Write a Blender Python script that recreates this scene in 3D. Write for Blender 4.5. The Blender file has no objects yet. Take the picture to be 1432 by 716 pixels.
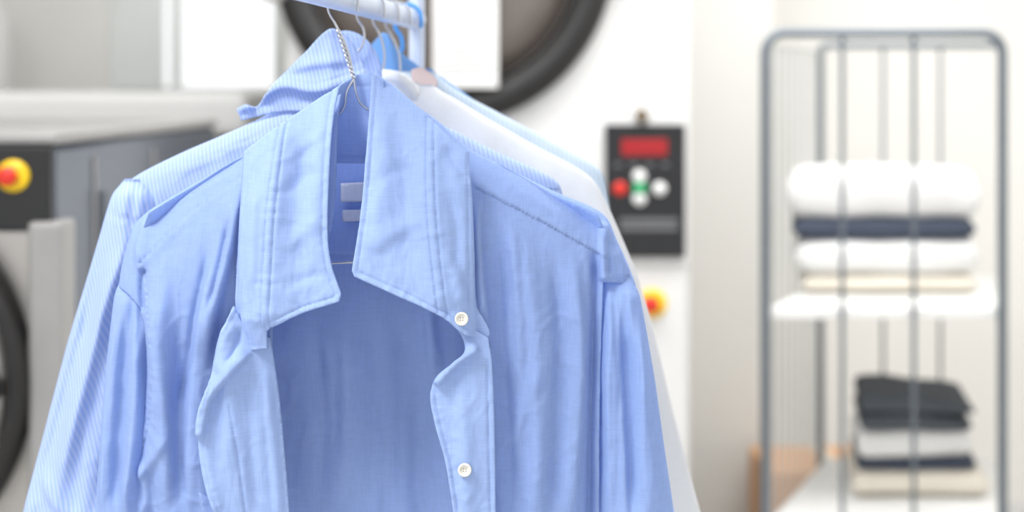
import bpy, bmesh, math, random
import numpy as np
from mathutils import Vector, noise, Matrix
from mathutils.geometry import delaunay_2d_cdt
random.seed(3)
F=1989.0; CZ=1.65; HY=130.0
SC=bpy.context.scene
def P(px,py,D,yo=0.0):
    """metres on a vertical plane standing at distance D"""
    return Vector(((px-716)*D/F, D+yo, CZ-(py-HY)*D/F))
def lin(c):
    o=[]
    for v in c:
        v/=255.0
        o.append(v/12.92 if v<=0.04045 else ((v+0.055)/1.055)**2.4)
    return (o[0],o[1],o[2],1)
# ---------------------------------------------------------------- materials
def mat_basic(name,col,rough=0.5,metal=0.0,bump=0.0,bscale=40,var=0.04,emit=0.0,coat=0):
    m=bpy.data.materials.new(name); m.use_nodes=True
    nt=m.node_tree; b=nt.nodes['Principled BSDF']
    tc=nt.nodes.new('ShaderNodeTexCoord')
    n=nt.nodes.new('ShaderNodeTexNoise'); n.inputs['Scale'].default_value=bscale; n.inputs['Detail'].default_value=4
    nt.links.new(tc.outputs['Object'],n.inputs['Vector'])
    mx=nt.nodes.new('ShaderNodeMix'); mx.data_type='RGBA'
    c=lin(col)
    mx.inputs[6].default_value=tuple(max(0,v*(1-var*2)) for v in c[:3])+(1,)
    mx.inputs[7].default_value=tuple(min(1,v*(1+var*2)) for v in c[:3])+(1,)
    nt.links.new(n.outputs['Fac'],mx.inputs[0])
    nt.links.new(mx.outputs[2],b.inputs['Base Color'])
    b.inputs['Roughness'].default_value=rough; b.inputs['Metallic'].default_value=metal
    b.inputs['Coat Weight'].default_value=coat
    if emit>0:
        b.inputs['Emission Color'].default_value=c; b.inputs['Emission Strength'].default_value=emit
    if bump>0:
        bp=nt.nodes.new('ShaderNodeBump'); bp.inputs['Strength'].default_value=bump; bp.inputs['Distance'].default_value=0.002
        nt.links.new(n.outputs['Fac'],bp.inputs['Height']); nt.links.new(bp.outputs['Normal'],b.inputs['Normal'])
    return m
def mat_fabric(name,col,col2=None,stripe=0.0,stripe_amt=0.0,trans=0.2,slub=0.10,wr=0.35,angle=0.0):
    m=bpy.data.materials.new(name); m.use_nodes=True
    nt=m.node_tree; N=nt.nodes; L=nt.links; b=N['Principled BSDF']; out=N['Material Output']
    tc=N.new('ShaderNodeTexCoord')
    def nz(scale,sx,sy,sz,detail=3):
        mp=N.new('ShaderNodeMapping'); mp.inputs['Scale'].default_value=(sx,sy,sz)
        L.new(tc.outputs['Object'],mp.inputs['Vector'])
        n=N.new('ShaderNodeTexNoise'); n.inputs['Scale'].default_value=scale; n.inputs['Detail'].default_value=detail
        L.new(mp.outputs['Vector'],n.inputs['Vector']); return n
    a=nz(1,1500,80,60,1); c=nz(1,60,80,1500,1)
    add=N.new('ShaderNodeMath'); add.operation='ADD'
    L.new(a.outputs['Fac'],add.inputs[0]); L.new(c.outputs['Fac'],add.inputs[1])
    mr=N.new('ShaderNodeMapRange'); mr.inputs['From Min'].default_value=0.7; mr.inputs['From Max'].default_value=1.3
    L.new(add.outputs[0],mr.inputs['Value'])
    base=lin(col)
    mx=N.new('ShaderNodeMix'); mx.data_type='RGBA'
    mx.inputs[6].default_value=tuple(v*(1-slub) for v in base[:3])+(1,)
    mx.inputs[7].default_value=tuple(min(1,v*(1+slub)) for v in base[:3])+(1,)
    L.new(mr.outputs['Result'],mx.inputs[0]); colout=mx.outputs[2]
    if stripe>0:
        mp=N.new('ShaderNodeMapping'); mp.inputs['Rotation'].default_value=(0,angle,0)
        L.new(tc.outputs['Object'],mp.inputs['Vector'])
        w=N.new('ShaderNodeTexWave'); w.wave_type='BANDS'; w.bands_direction='X'; w.inputs['Scale'].default_value=stripe
        w.inputs['Distortion'].default_value=0.3
        L.new(mp.outputs['Vector'],w.inputs['Vector'])
        mm=N.new('ShaderNodeMath'); mm.operation='MULTIPLY'; mm.inputs[1].default_value=stripe_amt
        L.new(w.outputs['Fac'],mm.inputs[0])
        m2=N.new('ShaderNodeMix'); m2.data_type='RGBA'; m2.inputs[7].default_value=lin(col2)
        L.new(mm.outputs[0],m2.inputs[0]); L.new(colout,m2.inputs[6]); colout=m2.outputs[2]
    L.new(colout,b.inputs['Base Color'])
    b.inputs['Roughness'].default_value=0.95; b.inputs['Sheen Weight'].default_value=0.03
    b.inputs['Specular IOR Level'].default_value=0.08
    w1=nz(1,70,70,45,3)
    b1=N.new('ShaderNodeBump'); b1.inputs['Strength'].default_value=wr; b1.inputs['Distance'].default_value=0.004
    L.new(w1.outputs['Fac'],b1.inputs['Height'])
    b2=N.new('ShaderNodeBump'); b2.inputs['Strength'].default_value=0.08; b2.inputs['Distance'].default_value=0.0004
    L.new(mr.outputs['Result'],b2.inputs['Height']); L.new(b1.outputs['Normal'],b2.inputs['Normal'])
    L.new(b2.outputs['Normal'],b.inputs['Normal'])
    tr=N.new('ShaderNodeBsdfTranslucent'); L.new(colout,tr.inputs['Color']); L.new(b2.outputs['Normal'],tr.inputs['Normal'])
    ms=N.new('ShaderNodeMixShader'); ms.inputs[0].default_value=trans
    L.new(b.outputs[0],ms.inputs[1]); L.new(tr.outputs[0],ms.inputs[2]); L.new(ms.outputs[0],out.inputs['Surface'])
    return m
# ---------------------------------------------------------------- object helpers
def link(o,parent=None,mat=None,smooth=True):
    SC.collection.objects.link(o)
    if parent: o.parent=parent
    if mat and o.data is not None and hasattr(o.data,'materials'): o.data.materials.append(mat)
    if smooth and o.type=='MESH':
        for p in o.data.polygons: p.use_smooth=True
    return o
def empty(name,loc=(0,0,0)):
    o=bpy.data.objects.new(name,None); o.empty_display_size=0.05
    SC.collection.objects.link(o); return o
def mesh_obj(name,verts,faces,mat,parent=None,smooth=True):
    me=bpy.data.meshes.new(name); me.from_pydata([tuple(v) for v in verts],[],faces); me.update()
    return link(bpy.data.objects.new(name,me),parent,mat,smooth)
def box(name,x0,x1,y0,y1,z0,z1,mat,parent=None,bevel=0.0,seg=3):
    bm=bmesh.new(); bmesh.ops.create_cube(bm,size=1)
    for v in bm.verts:
        v.co=Vector(((x0+x1)/2+v.co.x*(x1-x0),(y0+y1)/2+v.co.y*(y1-y0),(z0+z1)/2+v.co.z*(z1-z0)))
    if bevel>0: bmesh.ops.bevel(bm,geom=bm.edges[:],offset=bevel,segments=seg,profile=0.5,affect='EDGES')
    me=bpy.data.meshes.new(name); bm.to_mesh(me); bm.free()
    o=link(bpy.data.objects.new(name,me),parent,mat,False)
    return o
def tube(name,pts,r,mat,parent=None,cyclic=False,smooth_curve=True,res=6):
    cu=bpy.data.curves.new(name,'CURVE'); cu.dimensions='3D'; cu.bevel_depth=r; cu.bevel_resolution=4; cu.use_fill_caps=True
    if smooth_curve:
        s=cu.splines.new('BEZIER'); s.bezier_points.add(len(pts)-1)
        for bp,p in zip(s.bezier_points,pts):
            bp.co=p; bp.handle_left_type='AUTO'; bp.handle_right_type='AUTO'
        s.resolution_u=res
    else:
        s=cu.splines.new('POLY'); s.points.add(len(pts)-1)
        for bp,p in zip(s.points,pts): bp.co=(p[0],p[1],p[2],1)
    s.use_cyclic_u=cyclic
    o=bpy.data.objects.new(name,cu); return link(o,parent,mat)
def multi_tube(name,lines,r,mat,parent=None):
    cu=bpy.data.curves.new(name,'CURVE'); cu.dimensions='3D'; cu.bevel_depth=r; cu.bevel_resolution=3; cu.use_fill_caps=True
    for pts in lines:
        s=cu.splines.new('POLY'); s.points.add(len(pts)-1)
        for bp,p in zip(s.points,pts): bp.co=(p[0],p[1],p[2],1)
    return link(bpy.data.objects.new(name,cu),parent,mat)
def lathe(name,prof,center,mat,parent=None,n=64,axis='Y'):
    """profile list (r, a) turned around an axis; a = offset along the axis"""
    verts=[];faces=[]
    for (r,a) in prof:
        for i in range(n):
            t=2*math.pi*i/n
            if axis=='Y': verts.append((center[0]+r*math.cos(t),center[1]+a,center[2]+r*math.sin(t)))
            else: verts.append((center[0]+r*math.cos(t),center[1]+r*math.sin(t),center[2]+a))
    for k in range(len(prof)-1):
        for i in range(n):
            j=(i+1)%n
            faces.append((k*n+i,k*n+j,(k+1)*n+j,(k+1)*n+i))
    faces.append(tuple(range(n))); faces.append(tuple(range((len(prof)-1)*n,len(prof)*n)))
    o=mesh_obj(name,verts,faces,mat,parent)
    return o
# ---------------------------------------------------------------- garment helpers (numpy)
def lattice(seed):
    return np.random.RandomState(seed).rand(256,256)*2-1
def noise2(x,y,seed=0):
    g=lattice(seed); xi=np.floor(x).astype(int); yi=np.floor(y).astype(int)
    fx=x-xi; fy=y-yi; fx=fx*fx*fx*(fx*(fx*6-15)+10); fy=fy*fy*fy*(fy*(fy*6-15)+10)
    a=g[xi%256,yi%256]; b=g[(xi+1)%256,yi%256]; c=g[xi%256,(yi+1)%256]; d=g[(xi+1)%256,(yi+1)%256]
    return (a*(1-fx)+b*fx)*(1-fy)+(c*(1-fx)+d*fx)*fy
def spline(pts,closed=True,step=3.0):
    n=len(pts); out=[]
    rng=range(n) if closed else range(n-1)
    for i in rng:
        p1=np.array(pts[i][:2],float); p2=np.array(pts[(i+1)%n][:2],float)
        c1=len(pts[i])>2; c2=len(pts[(i+1)%n])>2
        p0=np.array(pts[(i-1)%n][:2],float) if (closed or i>0) and not c1 else p1
        p3=np.array(pts[(i+2)%n][:2],float) if (closed or i<n-2) and not c2 else p2
        L=np.linalg.norm(p2-p1); m1=(p2-p0); m2=(p3-p1)
        for m in (m1,m2):
            l=np.linalg.norm(m)
            if l>1e-6: m*= min(1.0,L*1.0/l)
        k=max(1,int(round(L/step)))
        for j in range(k):
            t=j/k; h00=2*t**3-3*t*t+1; h10=t**3-2*t*t+t; h01=-2*t**3+3*t*t; h11=t**3-t*t
            out.append(h00*p1+h10*m1+h01*p2+h11*m2)
    if not closed: out.append(np.array(pts[-1][:2],float))
    return np.array(out)
def inside(px,py,poly):
    r=np.zeros(px.shape,bool); n=len(poly)
    for i in range(n):
        x1,y1=poly[i]; x2,y2=poly[(i+1)%n]
        if y1==y2: continue
        c=((y1>py)!=(y2>py))&(px<(x2-x1)*(py-y1)/(y2-y1)+x1)
        r^=c
    return r
def dist_line(px,py,line):
    """distance, signed side, parameter along the polyline"""
    best=np.full(px.shape,1e9); side=np.ones(px.shape); tt=np.zeros(px.shape)
    seg=np.linalg.norm(np.diff(line,axis=0),axis=1); tot=seg.sum(); acc=0
    for i in range(len(line)-1):
        a=line[i]; b=line[i+1]; d=b-a; l2=max(1e-9,(d*d).sum())
        t=np.clip(((px-a[0])*d[0]+(py-a[1])*d[1])/l2,0,1)
        qx=px-(a[0]+t*d[0]); qy=py-(a[1]+t*d[1]); dd=np.hypot(qx,qy)
        m=dd<best
        best=np.where(m,dd,best); side=np.where(m,np.sign(d[0]*qy-d[1]*qx+1e-12),side); tt=np.where(m,(acc+t*seg[i])/tot,tt)
        acc+=seg[i]
    return best,side,tt
def creases(px,py,lst,gain=1.0):
    """each: (points, width on one side, width on other side, amplitude m (neg = towards viewer))"""
    o=np.zeros(px.shape)
    for c in lst:
        pts,wa,wb,amp=c[:4]; tap=c[4] if len(c)>4 else 0.25
        ln=spline(pts,False,12)
        d,s,t=dist_line(px,py,ln)
        w=np.where(s>0,wa,wb)
        g=np.exp(-(d/w)**2)
        if tap>0:
            e=np.clip(np.minimum(t,1-t)/tap,0,1); g=g*(e*e*(3-2*e))
        o+=amp*g*(gain if wa>3 else 1.0)
    return o
def seam(px,py,pts,amp=0.0016,w=9.0,puck=0.0005):
    """overlapped stitched seam: step falling off on one side, with little puckers across it"""
    ln=spline(pts,False,8); d,s,t=dist_line(px,py,ln)
    st=np.where(s>0,-amp*np.exp(-(d/w)**2),amp*0.6*np.exp(-(d/2.4)**2))
    return st+noise2(t*60.0,d/14.0+3,77)*puck*np.exp(-(d/12.)**2)
def panel(name,outline,dfn,D,mat,parent,spacing=4.0,thick=0.0012):
    poly=spline(outline,True,spacing)
    x0,y0=poly.min(0); x1,y1=poly.max(0)
    gx,gy=np.meshgrid(np.arange(x0,x1,spacing),np.arange(y0,y1,spacing*0.87))
    gx=gx+(np.arange(gx.shape[0])%2)[:,None]*spacing*0.5
    gx=gx.ravel(); gy=gy.ravel()
    k=inside(gx,gy,poly); gx=gx[k]; gy=gy[k]
    d,_,_=dist_line(gx,gy,np.vstack([poly,poly[:1]])); k=d>spacing*0.55; gx=gx[k]; gy=gy[k]
    co=[Vector((float(a),float(b))) for a,b in poly]+[Vector((float(a),float(b))) for a,b in zip(gx,gy)]
    vo,eo,fo,_,_,_=delaunay_2d_cdt(co,[],[list(range(len(poly)))],1,1e-5)
    A=np.array([[v.x,v.y] for v in vo])
    dep=dfn(A[:,0],A[:,1])
    S=D/F
    verts=[((a-716)*S,D+float(e),CZ-(b-HY)*S) for (a,b),e in zip(A,dep)]
    o=mesh_obj(name,verts,[tuple(f) for f in fo],mat,parent)
    sm=o.modifiers.new('cloth_thickness','SOLIDIFY'); sm.thickness=thick; sm.offset=0
    return o
def loft(name,rows,D,mat,parent,cdep=0.0,extra=None,seed=1,fold=0.004,ff=1/26.,n=120,rowstep=5,power=0.8):
    """closed cloth tube: rows (py, xl, xr, half thickness m)"""
    rows=np.array(rows,float)
    ys=np.arange(rows[0,0],rows[-1,0]+0.1,rowstep)
    def ip(c): 
        a=np.interp(ys,rows[:,0],rows[:,c]); k=np.ones(5)/5
        b=np.convolve(np.pad(a,2,mode='edge'),k,'valid'); return b
    xl,xr,th=ip(1),ip(2),ip(3); S=D/F
    V=[];Fc=[]
    t=np.arange(n)/n*2*math.pi
    cx=np.cos(t); sy=np.sin(t)
    ux=cx; uy=np.sign(sy)*np.abs(sy)**power
    for i,y in enumerate(ys):
        px=(xl[i]+xr[i])/2+ux*(xr[i]-xl[i])/2
        pyv=np.full(px.shape,y)
        dep=cdep-uy*th[i]
        amp=min(1.0,th[i]/0.03)*np.abs(uy)
        f=noise2(px*ff+np.where(sy>0,0,40)+seed*7,pyv/170.+seed,seed)*fold+noise2(px*ff*2.4+9,pyv/90.+seed,seed+5)*fold*0.35
        f=f+ridg(px,pyv,seed)*0.0014
        dep=dep+f*amp
        if extra is not None:
            dep=dep+np.where(sy>0,extra(px,pyv),0)*np.abs(uy)
        for a,e in zip(px,dep): V.append(((a-716)*S,D+float(e),CZ-(y-HY)*S))
    m=len(ys)
    for i in range(m-1):
        for j in range(n):
            k=(j+1)%n; Fc.append((i*n+j,i*n+k,(i+1)*n+k,(i+1)*n+j))
    Fc.append(tuple(range(n)))
    return mesh_obj(name,V,Fc,mat,parent)
def ridg(px,py,seed):
    """crisp irregular creases of ironed-then-hung cotton"""
    wx=noise2(px/60.,py/60.,seed+20)*22; wy=noise2(px/60.+5,py/60.+9,seed+21)*22
    n=noise2((px+wx)/30.+seed,(py+wy)/95.,seed+22)
    r=1-np.abs(n)*2.2; r=np.clip(r,0,1)**2
    n2=noise2((px+wx+py*0.5)/26.,(py+wy-px*0.3)/42.+seed,seed+24); r2=np.clip(1-np.abs(n2)*3,0,1)**2
    return -(r*0.7+r2*0.5)
# ================================================================ MATERIALS
M_blue=mat_fabric('blue_chambray_cotton',(169,193,238),trans=0.36,slub=0.06,wr=0.14)
M_collar=mat_fabric('blue_collar_cotton',(167,191,238),trans=0.16,slub=0.065,wr=0.10)
M_stripe=mat_fabric('striped_blue_cotton',(166,192,241),(214,224,247),stripe=75,stripe_amt=0.62,trans=0.25,slub=0.03,angle=0.25,wr=0.2)
M_white=mat_fabric('white_cotton',(234,236,240),trans=0.2,slub=0.02,wr=0.2)
M_pale=mat_fabric('pale_blue_cotton',(196,214,234),(226,234,242),stripe=60,stripe_amt=0.5,trans=0.2,slub=0.03,wr=0.2)
M_sky=mat_fabric('sky_blue_cotton',(120,166,224),trans=0.2,slub=0.05,wr=0.2)
M_pink=mat_fabric('pale_pink_cotton',(232,214,214),trans=0.2,slub=0.03,wr=0.2)
M_label=mat_fabric('woven_label',(210,216,234),trans=0.05,slub=0.05,wr=0.05)
M_pearl=mat_basic('pearl_button',(232,228,218),rough=0.25,bscale=300,var=0.03,coat=0.5)
M_hole=mat_basic('button_thread',(160,155,150),rough=0.8)
M_wire=mat_basic('galvanised_wire',(190,192,198),rough=0.3,metal=0.9)
M_bluepl=mat_basic('blue_plastic',(70,150,225),rough=0.35)
M_rail=mat_basic('rail_enamel',(205,215,235),rough=0.3,metal=0.3)
M_wall=mat_basic('painted_wall',(235,233,228),rough=0.8,bscale=3,var=0.01)
M_wall2=mat_basic('painted_wall_grey',(226,224,219),rough=0.8,bscale=3,var=0.01)
M_floor=mat_basic('tile_floor',(206,205,202),rough=0.35,bscale=6,var=0.03)
M_ceil=mat_basic('ceiling_paint',(240,240,240),rough=0.9,bscale=3,var=0.01)
M_enamel=mat_basic('white_enamel_steel',(222,221,219),rough=0.35,bscale=2,var=0.01)
M_steel=mat_basic('brushed_steel',(176,172,168),rough=0.35,metal=0.8,bscale=20,var=0.03)
M_column=mat_basic('grey_column_steel',(158,156,154),rough=0.4,metal=0.3,bscale=20,var=0.03)
M_dark=mat_basic('dark_grey_steel',(92,100,113),rough=0.2,metal=0.5,bscale=3,var=0.05)
M_black=mat_basic('black_plastic',(24,24,26),rough=0.4)
M_rubber=mat_basic('black_rubber',(26,24,24),rough=0.55)
M_glass=mat_basic('smoked_glass',(110,102,97),rough=0.2,metal=0.35,bscale=4,var=0.12)
M_red=mat_basic('red_plastic',(215,45,30),rough=0.4)
M_yel=mat_basic('yellow_plastic',(250,205,20),rough=0.4)
M_disp=mat_basic('red_led_display',(150,16,22),rough=0.4,emit=0.15,bscale=160,var=0.2)
M_grn=mat_basic('green_key',(40,165,105),rough=0.4)
M_wkey=mat_basic('white_key',(225,225,223),rough=0.4)
M_grtxt=mat_basic('grey_print',(105,105,108),rough=0.5)
M_paper=mat_basic('paper',(220,219,217),rough=0.8)
M_print=mat_basic('printed_text',(150,150,153),rough=0.8)
M_cage=mat_basic('cage_tube_grey',(112,119,126),rough=0.35,metal=0.5)
M_cagew=mat_basic('cage_wire_light',(190,192,192),rough=0.35,metal=0.4)
M_shelf=mat_basic('white_shelf_board',(230,229,226),rough=0.5)
M_tw=mat_basic('white_terry',(228,227,225),rough=0.95,bump=0.6,bscale=220,var=0.02)
M_td=mat_basic('charcoal_terry',(66,73,88),rough=0.95,bump=0.6,bscale=220,var=0.1)
M_tg=mat_basic('dark_grey_terry',(80,84,90),rough=0.95,bump=0.6,bscale=220,var=0.12)
M_tc=mat_basic('cream_terry',(220,212,198),rough=0.95,bump=0.6,bscale=220,var=0.03)
M_card=mat_basic('cardboard',(220,172,130),rough=0.8,bscale=12)
M_frame=mat_basic('window_frame_white',(232,234,232),rough=0.4)
M_brass=mat_basic('brass',(130,112,84),rough=0.35,metal=0.8)
# ================================================================ FRONT SHIRT
D0=1.32
shirt=empty('dress_shirt')
shx=np.array([110,142,150,166,190,250,345,400,470,490,515,550,600,655,700,775,835,852,868,884,900,960])
shy=np.array([440,408,365,323,300,265,213,172,125,107,100,122,165,212,235,273,299,312,345,380,415,440])
def sh(px): return np.interp(px,shx,shy)
def base_front(px,py):
    h=py-sh(px)
    k=0.045-0.02*np.clip((np.abs(px-518)-310)/50.,0,1)
    return k*np.exp(-np.clip(h,-5,900)/42.)+0.022*np.clip(np.abs(px-520)/330.,0,1.2)**4
def vfold(px,py,seed,amp=0.006,rg=0.0017):
    a=np.clip((py-sh(px)-25)/160.,0.05,1)
    return a*(noise2(px/30.+seed,py/260.+seed*3,seed)*amp+noise2(px/13.,py/120.+seed,seed+3)*amp*0.25)+noise2(px/9.,py/11.,seed+9)*0.00025+(0.3+0.7*a)*ridg(px,py,seed)*rg
FLc=[([(338,232),(326,330),(300,440),(284,520)],26,6,-0.013),
     ([(322,300),(302,400),(292,440)],5,5,0.007),
     ([(300,330),(286,440),(270,560),(264,740)],10,26,-0.010),
     ([(296,330),(270,450),(240,600)],7,8,0.007),
     ([(232,350),(222,470),(232,600),(225,760)],22,12,-0.009),
     ([(200,400),(212,470),(215,560),(190,700)],7,16,-0.007),
     ([(250,420),(245,560),(250,740)],8,10,0.007),
     ([(188,378),(186,410),(190,442)],3,8,0.007,0.1),
     ([(188,305),(180,340),(182,380)],6,14,-0.005),
     ([(170,690),(215,640),(240,600)],7,9,-0.004),
     ([(185,640),(200,690),(190,740)],6,8,-0.005),
     ([(210,300),(260,275),(330,238)],6,6,-0.002),
     ([(345,215),(343,300),(334,420)],3,10,0.006)]
def dFL(px,py): return base_front(px,py)+vfold(px,py,11)+creases(px,py,FLc,1.2)+seam(px,py,[(186,374),(262,300),(335,250)],0.0022)+seam(px,py,[(188,378),(202,430),(212,505),(204,590),(184,660),(166,740)],0.002)
panel('front_panel_wearer_right',[(470,132,1),(410,170),(345,213),(250,265),(190,300),(166,323),(150,365),(142,408,1),(165,418),(186,436),(196,460),(202,505),(196,580),(178,650),(162,716),(152,780,1),(408,780,1),(398,660),(389,560),(382,490),(382,430,1),(440,400,1),(466,300)],
      dFL,D0,M_blue,shirt,3.2,0.0016)
FRc=[([(668,272),(672,360),(682,470)],14,4,-0.012),
     ([(690,285),(700,420),(712,600),(716,770)],14,10,0.006),
     ([(712,300),(724,420),(728,560)],6,9,-0.005),
     ([(725,300),(745,430),(752,600),(748,770)],12,18,-0.007),
     ([(770,330),(785,480),(778,640),(770,770)],12,12,0.006),
     ([(800,345),(812,480),(806,640),(800,770)],16,9,-0.010),
     ([(834,345),(832,420),(830,500),(826,640),(824,770)],5,8,0.010,0.1),
     ([(848,316),(847,360),(846,400)],5,12,-0.007,0.1),
     ([(852,330),(853,365),(853,398)],4,5,0.006),
     ([(868,350),(874,380),(878,402)],8,8,-0.004),
     ([(700,640),(720,600),(760,500)],10,16,-0.003),
     ([(700,250),(760,290),(830,318)],10,8,-0.002)]
def dFR(px,py): return base_front(px,py)+vfold(px,py,23,0.005)+creases(px,py,FRc,1.2)+seam(px,py,[(846,362),(745,305),(666,264)][::1],0.0022)
panel('front_panel_wearer_left',[(516,112,1),(600,165),(655,212),(700,235),(775,273),(835,299),(854,314),(868,345),(884,380),(896,411,1),(870,403),(846,399,1),(842,500),(840,600),(840,780,1),(690,780,1),(689,600),(684,480,1),(640,432,1),(560,398),(515,366,1)],
      dFR,D0,M_blue,shirt,3.2,0.0016)
def dB(px,py):
    h=py-sh(px)
    b=0.088-0.040*np.exp(-np.clip(h,-5,900)/60.)-0.02*np.clip(np.abs(px-520)/330.,0,1.2)**4
    f=noise2(px/42.+3,py/420.+2,31)*0.007+noise2(px/17.,py/200.,33)*0.002
    a=np.clip((py-390)/120.,0,1)
    c=creases(px,py,[([(455,225),(535,225)],2,2,0.002,0.0),
        ([(380,372),(640,372)],2,2,0.0016,0.0),
        ([(455,430),(470,560),(462,760)],16,22,-0.007),([(540,430),(560,560),(566,760)],20,16,0.007),
        ([(590,440),(600,560)],8,12,-0.008),([(505,440),(512,580),(505,760)],10,14,0.004),([(420,470),(436,600),(430,760)],8,12,0.005)])
    return b+f*a+c+ridg(px,py,35)*0.0016*a
panel('back_panel',[(455,215,1),(535,215,1),(655,216),(775,276),(835,302),(846,320,1),(842,500),(838,780,1),(160,780,1),(190,560),(190,430),(185,330),(195,302,1),(250,268),(345,216)],dB,D0,M_blue,shirt,5)
def dC(px,py):
    return 0.055-0.035*((px-490)/42.)**2+0.02*np.clip((py-110)/130.,0,1)+creases(px,py,[([(440,222),(545,222)],1.8,1.8,0.0015,0.0),([(470,120),(540,120)],2,2,0.001,0.0)])
panel('collar_nape',[(448,142,1),(470,116),(490,104),(514,99,1),(534,112,1),(532,180),(528,232,1),(490,234),(452,232,1),(450,200)],dC,D0,M_collar,shirt,3)
def flat(off): 
    return lambda px,py: dB(px,py)+off
panel('brand_label',[(462,264,1),(507,262,1),(507,291,1),(462,292,1)],flat(-0.004),D0,M_label,shirt,5,0.0006)
panel('size_label',[(464,304,1),(503,303,1),(503,320,1),(464,321,1)],flat(-0.004),D0,M_label,shirt,5,0.0006)
def stitch(px,py,edge,off=8):
    d,s,t=dist_line(px,py,edge)
    return 0.0013*np.exp(-((d-off)/1.8)**2)-0.0007*np.exp(-(d/5)**2)+noise2(t*75.,d/10.,88)*0.0005*np.exp(-((d-off)/9.)**2)
LL=[(471,121,1),(467,160),(464,250),(464,330),(470,368),(483,404,1),(480,415,1),(430,431),(386,451),(379,457,1),(379,482,1),(356,486,1),(342,456),(332,430),(336,350),(341,280),(343,213,1),(400,170),(445,138)]
edgeL=np.array([(471,121),(467,160),(464,250),(464,330),(470,368),(483,404),(480,415),(430,431),(386,451)],float)
def dLL(px,py):
    b=-0.030+0.066*np.exp(-np.clip(py-104,0,900)/75.)
    b=b+0.020*np.exp(-np.clip(px-336,0,900)/12.)
    b=b+0.010*np.clip((py-440)/40.,0,1)+stitch(px,py,edgeL)
    b=b+creases(px,py,[([(402,170),(391,300),(384,450)],1.8,1.8,0.0020,0.0),([(393,176),(381,300),(374,440)],1.8,1.8,0.0018,0.0),
        ([(398,168),(386,300),(380,455)],14,22,-0.006,0.1),
        ([(352,215),(348,330),(342,430)],1.8,1.8,0.0016,0.0),
        ([(430,170),(424,280),(432,400)],20,16,0.005),([(452,190),(445,300),(462,395)],12,14,-0.003),
        ([(400,350),(430,320),(460,300)],10,12,-0.0025),([(395,280),(425,250),(460,235)],8,10,0.002),
        ([(400,400),(430,385),(465,375)],7,9,0.0018),([(402,230),(430,200),(460,190)],7,9,-0.0018),
        ([(365,240),(362,330),(358,420)],7,9,-0.004)])
    s1,_,t1=dist_line(px,py,np.array([(398,168),(386,300),(378,450)],float))
    return b+noise2(px/24.,py/60.,41)*0.0016+noise2(px/9.,py/12.,43)*0.00025+ridg(px,py,45)*0.0007+noise2(t1*38.,s1/14.,46)*0.0006*np.exp(-(s1/16.)**2)
panel('collar_leaf_wearer_right',LL,dLL,D0,M_collar,shirt,2.6,0.0026)
LR=[(513,100,1),(516,130),(515,200),(509,290),(497,373,1),(500,381,1),(560,408),(620,436),(652,462),(681,473,1),(685,462),(676,442),(666,425),(663,350),(660,280),(656,213,1),(600,165),(550,122)]
edgeR=np.array([(513,100),(516,130),(515,200),(509,290),(497,373),(500,381),(560,408),(620,436),(652,462)],float)
def dLR(px,py):
    b=-0.030+0.066*np.exp(-np.clip(py-104,0,900)/75.)
    b=b+0.018*np.exp(-np.clip(668-px,0,900)/12.)+stitch(px,py,edgeR)
    b=b+creases(px,py,[([(597,164),(601,300),(615,430)],1.8,1.8,0.0019,0.0),([(607,172),(612,300),(627,436)],1.8,1.8,0.0019,0.0),
        ([(602,168),(607,300),(622,434)],18,14,-0.005,0.1),
        ([(654,216),(655,320),(657,430)],1.8,1.8,0.0016,0.0),
        ([(560,150),(566,260),(575,390)],22,18,0.005),([(532,140),(534,260),(522,370)],12,14,-0.003),
        ([(520,350),(555,320),(600,300)],10,14,-0.0025),([(620,340),(640,380),(650,430)],9,7,-0.004),
        ([(620,200),(640,230),(654,260)],7,8,0.003),([(625,260),(640,320),(638,380)],8,8,0.003),
        ([(520,260),(550,240),(590,235)],8,10,0.0016),([(515,330),(540,380),(600,420)],8,12,0.0018)])
    s1,_,t1=dist_line(px,py,np.array([(602,168),(607,300),(622,434)],float))
    return b+noise2(px/24.,py/60.,51)*0.0016+noise2(px/9.,py/12.,53)*0.00025+ridg(px,py,55)*0.0007+noise2(t1*38.,s1/14.,56)*0.0006*np.exp(-(s1/16.)**2)
panel('collar_leaf_wearer_left',LR,dLR,D0,M_collar,shirt,2.6,0.0026)
def dPL(px,py):
    b=-0.018+0.014*np.clip((px-330)/70.,0,1)
    return b+vfold(px,py,61,0.003,0.0009)+creases(px,py,[([(356,486),(324,520),(300,550),(288,610)],18,3,-0.012,0.1),
        ([(326,560),(338,640),(352,760)],1.8,1.8,0.0020,0.0),([(372,490),(382,600),(396,760)],6,9,-0.005),
        ([(324,440),(316,480),(308,520)],6,10,-0.006),([(340,450),(336,480),(322,505)],4,4,0.004),([(296,570),(296,640),(315,740)],6,9,-0.003),
        ([(350,500),(352,600),(366,740)],10,10,0.004)])+stitch(px,py,np.array([(329,430),(311,468),(300,520),(285,572),(284,620),(294,672),(312,725),(322,780)],float),6)
panel('placket_wearer_right',[(332,424,1),(313,468),(302,520),(285,572),(284,620),(294,672),(312,725),(322,780,1),(410,780,1),(401,660),(392,560),(384,500),(379,470,1),(352,458)],dPL,D0,M_collar,shirt,2.8,0.0022)
def dPR(px,py):
    b=-0.016+0.0*px
    return b+vfold(px,py,71,0.002,0.0009)+creases(px,py,[([(672,480),(640,502),(610,534)],13,2.6,-0.011,0.1),
        ([(682,500),(684,620),(688,760)],1.8,1.8,0.0018,0.0),
        ([(640,520),(650,600),(655,740)],10,10,-0.004),([(606,560),(622,640),(634,740)],5,8,-0.002)])+stitch(px,py,np.array([(603,548),(609,585),(624,640),(634,700),(642,780)],float),7)
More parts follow.
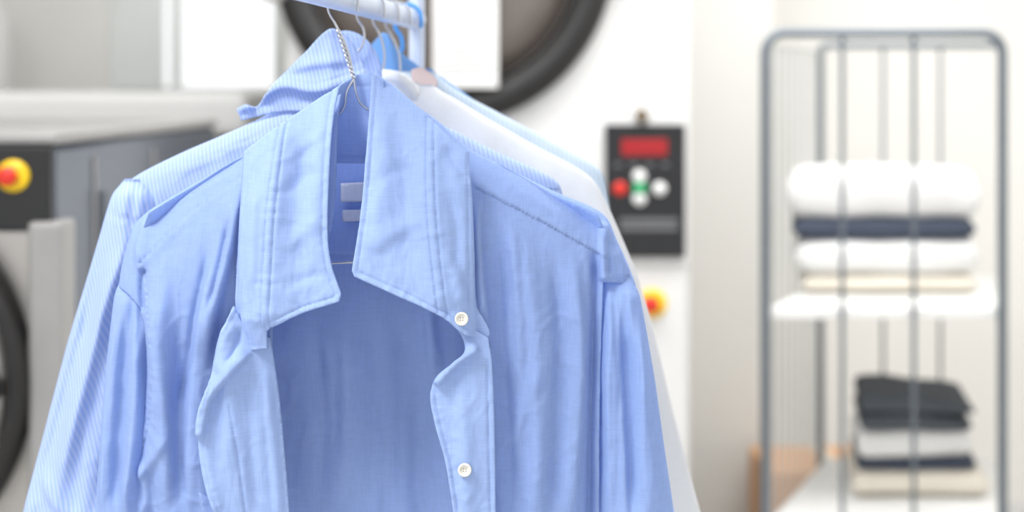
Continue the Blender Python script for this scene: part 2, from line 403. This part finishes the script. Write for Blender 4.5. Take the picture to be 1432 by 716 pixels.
panel('placket_wearer_left',[(634,446,1),(655,452),(683,468,1),(688,500),(692,600),(694,780,1),(642,780,1),(634,700),(624,640),(609,585),(603,548),(612,522),(636,500),(652,482)],dPR,D0,M_collar,shirt,2.8,0.0022)
panel('breast_pocket',[(281,684,1),(300,694),(330,700,1),(330,780,1),(290,780,1)],lambda px,py:dFL(px,py)-0.010,D0,M_blue,shirt,5,0.001)
def eSL(px,py): return creases(px,py,[([(168,425),(160,560),(150,740)],6,12,0.011),([(184,440),(185,600),(168,740)],12,8,-0.011),([(146,440),(140,560),(134,740)],6,8,-0.006)])
loft('sleeve_wearer_right',[(398,150,188,.003),(410,143,192,.012),(422,140,197,.024),(470,136,206,.034),(560,127,210,.038),(650,121,204,.04),(780,113,196,.042)],D0,M_blue,shirt,0.052,eSL,3,0.005,1/18.)
def eSR(px,py): return creases(px,py,[([(842,408),(900,424)],4,6,-0.002,0),([(872,418),(878,560),(886,760)],5,14,0.013),([(856,412),(852,560),(852,760)],9,9,-0.010),([(896,430),(908,560),(918,760)],10,10,-0.007)])
loft('sleeve_wearer_left',[(394,845,884,.003),(408,841,895,.012),(418,840,900,.024),(470,838,910,.034),(540,835,922,.038),(640,835,936,.04),(780,836,957,.042)],D0,M_blue,shirt,0.048,eSR,5,0.005,1/18.)
def button(px,py,off,r=0.0063):
    c=P(px,py,D0,off)
    b=lathe('button',[(r*0.001,-0.0008),(r*0.6,-0.0008),(r*0.72,-0.0022),(r*0.95,-0.0022),(r,-0.0012),(r,0.0008),(r*0.001,0.0008)],c,M_pearl,shirt,32)
    for dx,dz in ((-1,-1),(1,-1),(-1,1),(1,1)):
        lathe('button_hole',[(0.0001,-0.0003),(0.0005,-0.0003),(0.0005,0.0004),(0.0001,0.0004)],(c.x+dx*0.0011,c.y-0.0009,c.z+dz*0.0011),M_hole,shirt,10)
def probe(fn,px,py): return float(fn(np.array([float(px)]),np.array([float(py)]))[0])
button(647,439,probe(dLR,647,439)-0.0025)
button(651,648,probe(dPR,651,648)-0.0025)
# ================================================================ HANGERS + RACK
RX=lambda d: -0.167+(d-1.33)*0.11      # rail x at distance d
RZ=CZ+0.078+0.0125
def hanger(name,D,neck,lsh,rsh,mat,cd,r=0.0012,bar_y=None,twist=True):
    e=empty(name)
    hd=D+cd; cx=RX(hd); cz=RZ
    R=0.0125+r+0.0006
    N=P(neck[0],neck[1],D,cd)
    hook=[Vector((cx+R*1.0,hd,cz-0.012))]+[Vector((cx+R*math.cos(math.radians(a)),hd,cz+R*math.sin(math.radians(a)))) for a in range(0,181,20)]+[Vector((cx-R*0.95,hd,cz-0.012)),Vector((cx-R*0.5,hd,cz-0.024)),(Vector((cx,hd,cz-0.03))*0.6+N*0.4),N]
    tube('hook',hook,r,mat,e)
    if twist:
        a0=Vector((cx-R*0.3,hd,cz-0.03)); 
        for k in range(2):
            pp=[]
            for i in range(41):
                t=i/40; c=a0.lerp(N,t); ph=t*2*math.pi*5+k*math.pi
                pp.append(c+Vector((math.cos(ph)*0.0014,math.sin(ph)*0.0014,0)))
            tube('twisted_neck',pp,r*0.85,mat,e)
    l=P(lsh[0],lsh[1],D,cd); rr=P(rsh[0],rsh[1],D,cd)
    nl=P(neck[0]-15,neck[1]+42,D,cd); nr=P(neck[0]+12,neck[1]+38,D,cd); nr2=P(neck[0]+30,neck[1]+48,D,cd)
    tube('shoulder_wire_a',[N,P(neck[0]-10,neck[1]+18,D,cd),nl,P(neck[0]-30,neck[1]+58,D,cd),l.lerp(nl,0.4),l.lerp(nl,0.1),l],r,mat,e)
    tube('shoulder_wire_b',[N,P(neck[0]+4,neck[1]+22,D,cd),nr,nr2,rr.lerp(nr2,0.5),rr.lerp(nr2,0.1),rr],r,mat,e)
    by=bar_y
    tube('bottom_bar',[l,P(lsh[0]+14,by,D,cd),P((lsh[0]+rsh[0])/2,by+1,D,cd),P(rsh[0]-14,by,D,cd),rr],r,mat,e)
    return e
hanger('wire_hanger',D0,(487,110),(200,342),(832,340),M_wire,0.048,bar_y=373)
rack=empty('garment_rack')
RE=1.765
tube('rail',[(RX(0.9),0.9,RZ),(RX(RE),RE,RZ)],0.0125,M_rail,rack,smooth_curve=False)
px_=RX(RE)
tube('upright_post',[(px_,RE+.012,0.03),(px_,RE+.012,2.05)],0.010,M_rail,rack,smooth_curve=False)
tube('upright_post_near',[(RX(0.9)-0.25,0.62,0.03),(RX(0.9)-0.25,0.62,1.6),(RX(0.9)-0.18,0.7,RZ),(RX(0.9),0.9,RZ)],0.011,M_rail,rack)
for nm,yy,xx in (('foot_far',RE+.012,px_),('foot_near',0.62,RX(0.9)-0.25)):
    tube(nm,[(xx-0.28,yy,0.03),(xx+0.28,yy,0.03)],0.016,M_rail,rack,smooth_curve=False)
    for s in (-1,1): lathe('castor',[(0.001,-0.01),(0.026,-0.01),(0.028,0),(0.026,0.01),(0.001,0.01)],(xx+s*0.26,yy+0.03,0.028),M_rubber,rack,24)
# ================================================================ SHIRTS BEHIND
s2=empty('dress_shirt'); D2=1.485
def e2(px,py): return creases(px,py,[([(240,235),(215,330),(205,500)],10,16,-0.008),([(400,165),(300,215),(190,262)],8,8,-0.003),([(182,275),(230,290)],3,3,0.003)])+seam(px,py,[(190,285),(260,238),(380,185)],0.002)
loft('body',[(120,420,530,.012),(150,395,560,.025),(175,345,620,.03),(215,250,700,.034),(245,190,770,.034),(258,174,785,.034),(300,178,790,.036),(780,185,790,.038)],D2,M_stripe,s2,0,e2,8,0.006,1/34.)
def e2s(px,py): return creases(px,py,[([(205,300),(150,480),(95,700)],14,8,-0.014),([(165,300),(120,480),(60,700)],8,12,0.008),([(215,300),(200,480),(140,740)],8,12,0.008),([(162,292),(215,308)],2.5,2.5,0.003,0),([(70,640),(100,690),(150,720)],8,10,-0.008)])
loft('sleeve_wearer_right',[(250,180,200,.004),(258,168,215,.02),(270,161,228,.030),(300,152,236,.036),(340,141,240,.038),(480,98,245,.04),(640,56,245,.042),(780,20,235,.044)],D2,M_stripe,s2,-0.004,e2s,9,0.007,1/24.)
loft('sleeve_wearer_left',[(262,760,780,.012),(300,750,800,.03),(480,750,812,.034),(780,750,815,.036)],D2,M_stripe,s2,0.0,None,10,0.005,1/24.)
def d2c(px,py): return -0.040+0.00025*np.abs(px-470)+creases(px,py,[([(352,150),(400,122),(450,128),(512,108)],4,12,-0.010,0.0),([(404,104),(440,92),(505,86)],5,9,-0.004),([(420,140),(470,140)],5,6,0.003),([(405,112),(450,118),(512,98)],1.8,1.8,0.002,0.0)])+noise2(px/20.,py/20.,81)*0.002
panel('collar',[(333,152,1),(350,146),(362,150),(384,124),(402,104),(432,76),(468,43),(490,52),(505,75),(520,110),(525,150,1),(440,155),(400,156),(362,163),(340,168,1)],d2c,D2,M_stripe,s2,3,0.002)
panel('collar_back',[(430,100,1),(468,45),(505,50),(530,90),(530,140,1),(440,140,1)],lambda px,py:0.02+0*px,D2,M_stripe,s2,6,0.002)
s3=empty('dress_shirt'); D3=1.575
loft('body',[(118,520,600,.01),(140,500,640,.02),(160,470,672,.024),(205,380,750,.028),(240,320,818,.028),(255,300,834,.03),(300,300,856,.03),(380,300,890,.034),(460,300,914,.035),(560,300,938,.036),(780,300,996,.036)],D3,M_white,s3,0,None,13,0.005,1/34.)
panel('collar',[(518,104,1),(540,98),(565,103),(582,118),(594,142),(612,168,1),(575,160),(545,146),(520,130,1)],lambda px,py:-0.03+0.0006*np.abs(px-560)+creases(px,py,[([(525,112),(560,112),(585,140)],4,7,-0.005,0.0)]),D3,M_white,s3,4,0.0025)
s4=empty('dress_shirt'); D4=1.645
loft('body',[(100,560,605,.01),(128,520,640,.02),(165,440,712,.024),(200,400,776,.026),(228,380,830,.026),(242,372,844,.028),(300,370,854,.03),(780,370,880,.032)],D4,M_pale,s4,0,None,17,0.005,1/30.)
panel('collar',[(578,98,1),(590,95),(602,101),(614,118),(600,122),(578,113,1)],lambda px,py:-0.03+0*px,D4,M_pink,s4,4,0.0025)
s5=empty('dress_shirt'); D5=1.71
loft('body',[(96,540,600,.01),(130,520,650,.02),(200,440,740,.026),(240,400,800,.028),(780,390,820,.03)],D5,M_sky,s5,0,None,19,0.005,1/30.)
panel('collar',[(506,78,1),(524,62),(543,48),(556,68),(580,88),(610,112),(626,128,1),(580,124),(545,112),(520,98)],lambda px,py:-0.035+0.0004*np.abs(px-550)+creases(px,py,[([(543,52),(552,80),(560,112)],5,10,-0.008,0.0)]),D5,M_sky,s5,4,0.0025)
hanger('wire_hanger',D2,(490,80),(205,280),(740,275),M_wire,0.01,r=0.0013,bar_y=330,twist=False)
hanger('wire_hanger',D3,(535,105),(330,266),(800,264),M_wire,0.0,r=0.0013,bar_y=320,twist=False)
hanger('wire_hanger',D4,(560,100),(400,255),(800,255),M_wire,0.0,r=0.0013,bar_y=300,twist=False)
hanger('plastic_hanger',D5,(548,90),(430,255),(780,255),M_bluepl,0.0,r=0.0026,bar_y=300,twist=False)
# ================================================================ WASHERS
def estop(c,parent,s=1.0):
    lathe('emergency_stop_collar',[(0.001,-0.01*s),(0.034*s,-0.01*s),(0.038*s,-0.006*s),(0.038*s,0.002),(0.001,0.002)],c,M_yel,parent,40)
    lathe('emergency_stop_knob',[(0.001,-0.04*s),(0.018*s,-0.04*s),(0.022*s,-0.034*s),(0.022*s,-0.022*s),(0.014*s,-0.02*s),(0.014*s,-0.008*s),(0.001,-0.008*s)],(c[0]-0.006*s,c[1],c[2]),M_red,parent,40)
def door(c,R,ri,parent,rim,tr=0.93):
    w=R-ri
    lathe('door_ring',[(ri*0.98,0.01),(ri,-0.03),(ri+w*0.15,-0.055),(ri+w*0.5,-0.07),(ri+w*0.85,-0.055),(R,-0.02),(R,0.01)],c,rim,parent,96)
    lathe('door_trim',[(ri*tr,0.0),(ri*(tr+.02),-0.035),(ri*0.985,-0.04),(ri,-0.02),(ri,0.0)],c,M_steel,parent,96)
    lathe('door_glass',[(0.001,-0.05),(ri*0.4,-0.045),(ri*0.75,-0.03),(ri*(tr+.01),-0.008),(ri*(tr+.01),0.0),(0.001,0.0)],c,M_glass,parent,96)
w1=empty('washing_machine'); d=3.7; s=d/F
x0=(397-716)*s; x1=(966-716)*s
box('cabinet',x0,x1,d,d+1.1,0.1,2.3,M_enamel,w1,0.02)
box('plinth',x0+0.03,x1-0.03,d+0.04,d+1.05,0.0,0.1,M_dark,w1,0.005)
c1=P(620,-62,d,-0.0); door((c1.x,c1.y,c1.z),238*s,190*s,w1,M_rubber,0.97)
box('door_handle',c1.x+0.36,c1.x+0.50,d-0.09,d-0.05,c1.z-0.02,c1.z+0.03,M_steel,w1,0.008)
box('door_hinge',c1.x-0.47,c1.x-0.40,d-0.06,d,c1.z-0.12,c1.z+0.12,M_steel,w1,0.008)
def rect(name,a,b,c_,e,D,off,th,mat,parent,bev=0.002):
    p=P(a,b,D); q=P(c_,e,D); return box(name,p.x,q.x,D+off,D+off+th,q.z,p.z,mat,parent,bev)
rect('control_panel',846,174,957,359,d,-0.022,0.024,M_black,w1,0.004)
rect('display',868,194,932,217,d,-0.025,0.004,M_disp,w1)
for (a,b,m) in ((866,263,M_red),(893,246,M_wkey),(893,263,M_grn),(893,277,M_wkey),(921,263,M_wkey)):
    c=P(a,b,d,-0.022); lathe('key',[(0.001,-0.006),(0.016,-0.006),(0.018,-0.003),(0.018,0.001),(0.001,0.001)],c,m,w1,24)
rect('panel_caption',866,304,946,311,d,-0.0235,0.002,M_grtxt,w1,0.0005)
rect('panel_caption_line',866,314,946,321,d,-0.0235,0.002,M_grtxt,w1,0.0005)
for k in range(4): rect('panel_mark',858+k*22,228,868+k*22,232,d,-0.0235,0.002,M_grtxt,w1,0.0005)
c=P(897,162,d); lathe('key_switch',[(0.001,-0.035),(0.009,-0.035),(0.011,-0.02),(0.016,-0.015),(0.016,0.001),(0.001,0.001)],c,M_brass,w1,24)
box('key_switch_tab',c.x-0.004,c.x+0.004,c.y-0.04,c.y-0.02,c.z-0.016,c.z+0.02,M_brass,w1,0.001)
c=P(952,88,d); lathe('cabinet_screw',[(0.001,-0.004),(0.006,-0.003),(0.008,0.001),(0.001,0.001)],c,M_dark,w1,16)
estop(P(912,424,d),w1,1.0)
rect('cabinet_seam',840,372,965,373.5,d,-0.001,0.002,M_steel,w1,0.0003)
nt_=empty('paper_notice')
rect('sheet',608,-60,697,123,d,-0.075,0.0012,M_paper,nt_,0.0003)
for k in range(17):
    y=-40+k*9; w=random.choice((60,70,52,66)); rect('text_line',616,y,616+w,y+2.5,d,-0.0757,0.0006,M_print,nt_,0.0001)
w2=empty('washing_machine'); d=2.4; s=d/F
xr=(76-716)*s; xl=xr-0.95; zt=P(0,186,d).z
box('cabinet',xl,xr,d,d+1.3,0.1,zt-0.02,M_dark,w2,0.012)
box('cabinet_lid',xl-0.005,xr+0.005,d-0.005,d+1.305,zt-0.02,zt,M_column,w2,0.006)
box('plinth',xl+0.03,xr-0.03,d+0.04,d+1.25,0.0,0.1,M_black,w2,0.005)
box('front_panel',xl+0.005,xr-0.04,d-0.006,d+0.01,0.12,P(0,322,d).z,M_steel,w2,0.003)
box('control_fascia',xl+0.005,xr-0.002,d-0.016,d+0.01,P(0,320,d).z,zt-0.022,M_black,w2,0.004)
box('corner_column',P(46,0,d).x,P(94,0,d).x,d-0.03,d+0.05,0.1,P(0,308,d).z,M_column,w2,0.008)
c=P(-245,531,d,-0.006); door((c.x,c.y,c.z),295*s,268*s,w2,M_rubber,0.84)
box('door_handle',c.x+0.28,c.x+0.33,d-0.11,d-0.07,c.z-0.012,c.z+0.018,M_black,w2,0.006)
estop(P(24,245,d,-0.016),w2,0.72)
for k in range(3): rect('display',-200+k*50,220,-165+k*50,260,d,-0.02,0.006,M_disp if k==0 else M_wkey,w2)
tube('drain_hose',[(xr+0.03,2.75,1.46),(xr+0.035,2.77,1.2),(xr+0.03,2.75,0.8),(xr+0.03,2.7,0.02)],0.014,M_steel,w2)
for yy in (2.62,3.05): box('side_panel_seam',xr-0.001,xr+0.004,yy,yy+0.012,0.15,zt-0.05,M_column,w2,0.001)
im=empty('flatwork_ironer'); d=4.1
a=P(-60,128,d); b=P(345,190,d)
box('top_housing',a.x,b.x,d,d+0.6,b.z,a.z,M_enamel,im,0.03)
box('body',a.x+0.03,b.x-0.03,d+0.08,d+0.55,0.12,b.z,M_dark,im,0.01)
rl=lathe('roller',[(0.001,-0.6),(0.085,-0.6),(0.085,0.25),(0.001,0.25)],(0,0,0),M_tw,im,40)
rl.rotation_euler=(0,0,math.radians(90)); rl.location=((a.x+b.x)/2-0.1,d+0.02,b.z-0.10)
for xx in (a.x+0.08,b.x-0.08): box('leg',xx-0.03,xx+0.03,d+0.1,d+0.5,0,0.13,M_black,im,0.004)
bo=empty('steam_boiler')
lathe('tank',[(0.001,0),(0.2,0),(0.21,0.02),(0.21,1.9),(0.16,2.0),(0.001,2.02)],(-1.95,4.9,0.0),M_enamel,bo,48,'Z')
tube('steam_pipe',[(-1.95,4.9,2.0),(-1.95,4.9,2.4),(-1.62,4.95,2.5),(-1.62,4.95,3.1)],0.03,M_steel,bo)
# ================================================================ ROLL CAGE
cage=empty('roll_cage_trolley'); dF=3.5; dB_=4.1
fx0=P(1070,0,dF).x; fx1=P(1402,0,dF).x; zt=P(0,46,dF).z; bx0=P(1148,0,dB_).x; bx1=P(1400,0,dB_).x; zb=0.16
def arch(x0,x1,y,zt,r,n=7):
    pts=[(x0,y,zb)]
    for i in range(n): t=math.pi-math.pi/2*i/(n-1); pts.append((x0+r+r*math.cos(t),y,zt-r+r*math.sin(t)))
    for i in range(n): t=math.pi/2-math.pi/2*i/(n-1); pts.append((x1-r+r*math.cos(t),y,zt-r+r*math.sin(t)))
    pts.append((x1,y,zb)); return pts
tube('front_frame',arch(fx0,fx1,dF,zt,0.05),0.0125,M_cage,cage,smooth_curve=False)
tube('back_frame',arch(bx0,bx1,dB_,zt-0.01,0.02),0.010,M_cage,cage,smooth_curve=False)
L=[]
for p in (1178,1278): x=P(p,0,dF).x; L.append([(x,dF,zb),(x,dF,zt)])
multi_tube('front_bars',L,0.0058,M_cage,cage)
L=[]
for p in (1235,1315): x=P(p,0,dB_).x; L.append([(x,dB_,zb),(x,dB_,zt-0.01)])
for z in (0.18,): L.append([(bx0,dB_,z),(bx1,dB_,z)])
multi_tube('back_bars',L,0.005,M_cage,cage)
L=[]
for sx0,sx1 in ((fx0,bx0),(fx1,bx1)):
    for i in range(1,9):
        t=i/9; x=sx0+(sx1-sx0)*t; y=dF+(dB_-dF)*t; L.append([(x,y,zb),(x,y,zt-0.03)])
    for z in (zb+0.03,zt-0.03): L.append([(sx0,dF,z),(sx1,dB_,z)])
multi_tube('side_wires',L,0.0035,M_cagew,cage)
def skew_slab(name,z0,z1,mat,parent,ins=0.012):
    v=[(fx0+ins,dF+.005,z0),(fx1-ins,dF+.005,z0),(bx1-ins,dB_-.01,z0),(bx0+ins,dB_-.01,z0)]
    v+=[(a,b,z1) for a,b,_ in v]
    o=mesh_obj(name,v,[(3,2,1,0),(4,5,6,7),(0,1,5,4),(1,2,6,5),(2,3,7,6),(3,0,4,7)],mat,parent,False)
    bv=o.modifiers.new('b','BEVEL'); bv.width=0.005; bv.segments=2
zs1=1.122; zs2=0.60
skew_slab('shelf_upper',zs1-0.03,zs1,M_shelf,cage); skew_slab('shelf_lower',zs2-0.03,zs2,M_shelf,cage); skew_slab('base_deck',zb-0.02,zb+0.02,M_cage,cage)
for (x,y) in ((fx0+.05,dF+.06),(fx1-.05,dF+.06),(bx0+.05,dB_-.06),(bx1-.05,dB_-.06)):
    o=lathe('castor_wheel',[(0.001,-0.014),(0.05,-0.014),(0.055,-0.008),(0.055,0.008),(0.05,0.014),(0.001,0.014)],(0,0,0),M_rubber,cage,28)
    o.rotation_euler=(0,0,math.radians(90)); o.location=(x,y,0.055)
    box('castor_fork',x-0.022,x+0.022,y-0.02,y+0.02,0.1,zb-0.02,M_steel,cage,0.003)
def towel(name,x0,x1,y0,y1,z0,z1,mat,parent,layers=2,seed=0,skew=0.18,tilt=0.0,bulge=0.0):
    h=(z1-z0)/layers
    for k in range(layers):
        nx,ns=36,24; V=[];Fc=[]
        za=z0+k*h; cy=(y0+y1)/2; hy=(y1-y0)/2; cz=za+h/2; hz=h/2*1.06
        rn=np.random.RandomState(seed*10+k); jx=rn.rand(3)*0.012
        for i in range(nx+1):
            t=i/nx; e=min(t,1-t)/0.09; er=math.sqrt(max(0,1-(1-min(1,e))**2))*0.5+0.5
            if i in(0,nx): er=0.35
            x=x0+jx[0]+(x1-x0-jx[1]-jx[0])*t
            for j in range(ns):
                a=2*math.pi*j/ns; ca,sa=math.cos(a),math.sin(a)
                yy=math.copysign(abs(ca)**0.5,ca)*hy*(0.97+0.03*er); zz=math.copysign(abs(sa)**0.6,sa)*hz*er
                nn=noise.noise(Vector((x*9+seed,yy*8+k*3,zz*8)))*0.012
                up=(bulge*math.sin(math.pi*t)+nn*0.5) if sa>0 else nn*0.15
                V.append((x+skew*(cy+yy-y0),cy+yy+nn-jx[2],max(z0+0.0005,cz+zz+up-tilt*(t-0.3)*(k+1)/layers*(1 if sa>0 else 0.2))))
        for i in range(nx):
            for j in range(ns):
                q=(j+1)%ns; Fc.append((i*ns+j,i*ns+q,(i+1)*ns+q,(i+1)*ns+j))
        Fc.append(tuple(range(ns))); Fc.append(tuple(range(nx*ns,(nx+1)*ns)))
        o=mesh_obj(name,V,Fc,mat,parent)
t1=empty('folded_towel_stack'); ya,yb=3.72,4.02
def tz(py,d=3.72): return CZ-(py-HY)*d/F
def tx(px,d=3.72): return (px-716)*d/F
towel('cream_sheet',tx(1118),tx(1365),ya,yb,zs1+.001,tz(384),M_tc,t1,1,1)
towel('white_towel_lower',tx(1110),tx(1372),ya,yb,tz(386),tz(333),M_tw,t1,1,2)
towel('charcoal_towel',tx(1106),tx(1366),ya,yb,tz(338),tz(304),M_td,t1,1,3)
towel('white_towel_upper',tx(1100),tx(1370),ya,yb,tz(308),tz(240),M_tw,t1,1,4,0.18,0.004,0.006)
t2=empty('folded_towel_stack')
towel('cream_towel',tx(1184),tx(1376),ya-0.04,yb,zs2+.001,tz(658),M_tc,t2,1,5)
towel('charcoal_towel_thin',tx(1196),tx(1366),ya,yb,tz(660),tz(640),M_td,t2,1,6)
towel('white_towel',tx(1192),tx(1364),ya,yb,tz(644),tz(602),M_tw,t2,1,7)
towel('dark_grey_towel',tx(1200),tx(1364),ya,yb,tz(606),tz(554),M_tg,t2,2,8,0.18,0.03,0.008)
cb=empty('cardboard_box')
box('carton',0.80,1.25,4.45,4.8,0.0,0.46,M_card,cb,0.004)
box('packing_tape',1.0,1.05,4.448,4.802,0.001,0.4612,M_tc,cb,0.0005)
# ================================================================ ROOM
XL,XR,YB,YF,H=-3.2,3.2,5.4,-2.6,3.2
box('floor',XL,XR,YF,YB,-0.1,0,M_floor)
box('ceiling',XL,XR,YF,YB,H,H+0.1,M_ceil)
wb=empty('wall_back')
wx0,wx1=P(150,0,YB).x,P(398,0,YB).x; wz0=P(0,140,YB).z; wz1=2.85
box('wall_below',XL,XR,YB,YB+0.15,0,wz0,M_wall,wb)
box('wall_above',XL,XR,YB,YB+0.15,wz1,H,M_wall,wb)
box('wall_beside_a',XL,wx0,YB,YB+0.15,wz0,wz1,M_wall,wb)
box('wall_beside_b',wx1,XR,YB,YB+0.15,wz0,wz1,M_wall,wb)
win=empty('window_1')
for nm,a in (('jamb_a',wx0),('jamb_b',wx1-0.05),('mullion',wx0+(wx1-wx0)*0.34)): box(nm,a,a+0.04,YB+0.03,YB+0.1,wz0,wz1,M_frame,win,0.004)
for nm,a in (('sill',wz0),('head',wz1-0.05)): box(nm,wx0,wx1,YB+0.02,YB+0.11,a,a+0.05,M_frame,win,0.004)
box('roller_blind',wx0+0.04,wx0+(wx1-wx0)*0.32,YB+0.0,YB+0.012,wz0+0.04,wz1,M_frame,win,0.002)
box('wall_left',XL-0.1,XL,YF,YB,0,H,M_wall)
box('wall_right',XR,XR+0.1,YF,YB,0,H,M_wall)
box('pillar',P(960,0,4.85).x,P(1082,0,4.85).x,4.85,YB,0,H,M_wall2)
box('baseboard_back',XL,XR,YB-0.015,YB,0,0.1,M_enamel)
def area(name,loc,rot,sx,sy,e,col=(1,1,1)):
    l=bpy.data.lights.new(name,'AREA'); l.shape='RECTANGLE'; l.size=sx; l.size_y=sy; l.energy=e; l.color=col
    o=bpy.data.objects.new(name,l); SC.collection.objects.link(o); o.location=loc; o.rotation_euler=rot; return o
area('ceiling_light',(-1.2,0.3,H-0.03),(0,0,0),0.9,0.9,74,(0.98,0.99,1.0))
area('ceiling_light',(0.2,2.8,H-0.03),(0,0,0),2.6,0.9,76,(0.99,0.995,1.0))
area('ceiling_light',(1.7,3.6,H-0.03),(0,0,0),1.4,1.2,32,(0.99,0.995,1.0))
w=bpy.data.worlds.new('World'); SC.world=w; w.use_nodes=True
w.node_tree.nodes['Background'].inputs[0].default_value=(0.975,0.985,1,1); w.node_tree.nodes['Background'].inputs[1].default_value=1.35
SC.view_settings.view_transform='Standard'; SC.view_settings.look='None'; SC.view_settings.exposure=0.0
cam=bpy.data.cameras.new('camera'); co=bpy.data.objects.new('camera',cam); SC.collection.objects.link(co)
co.location=(0,0,CZ); co.rotation_euler=(math.radians(90),0,0)
cam.lens=50; cam.sensor_width=36; cam.shift_y=-228/1432.
cam.dof.use_dof=True; cam.dof.focus_distance=1.30; cam.dof.aperture_fstop=2.8
cam.clip_start=0.05
SC.camera=co
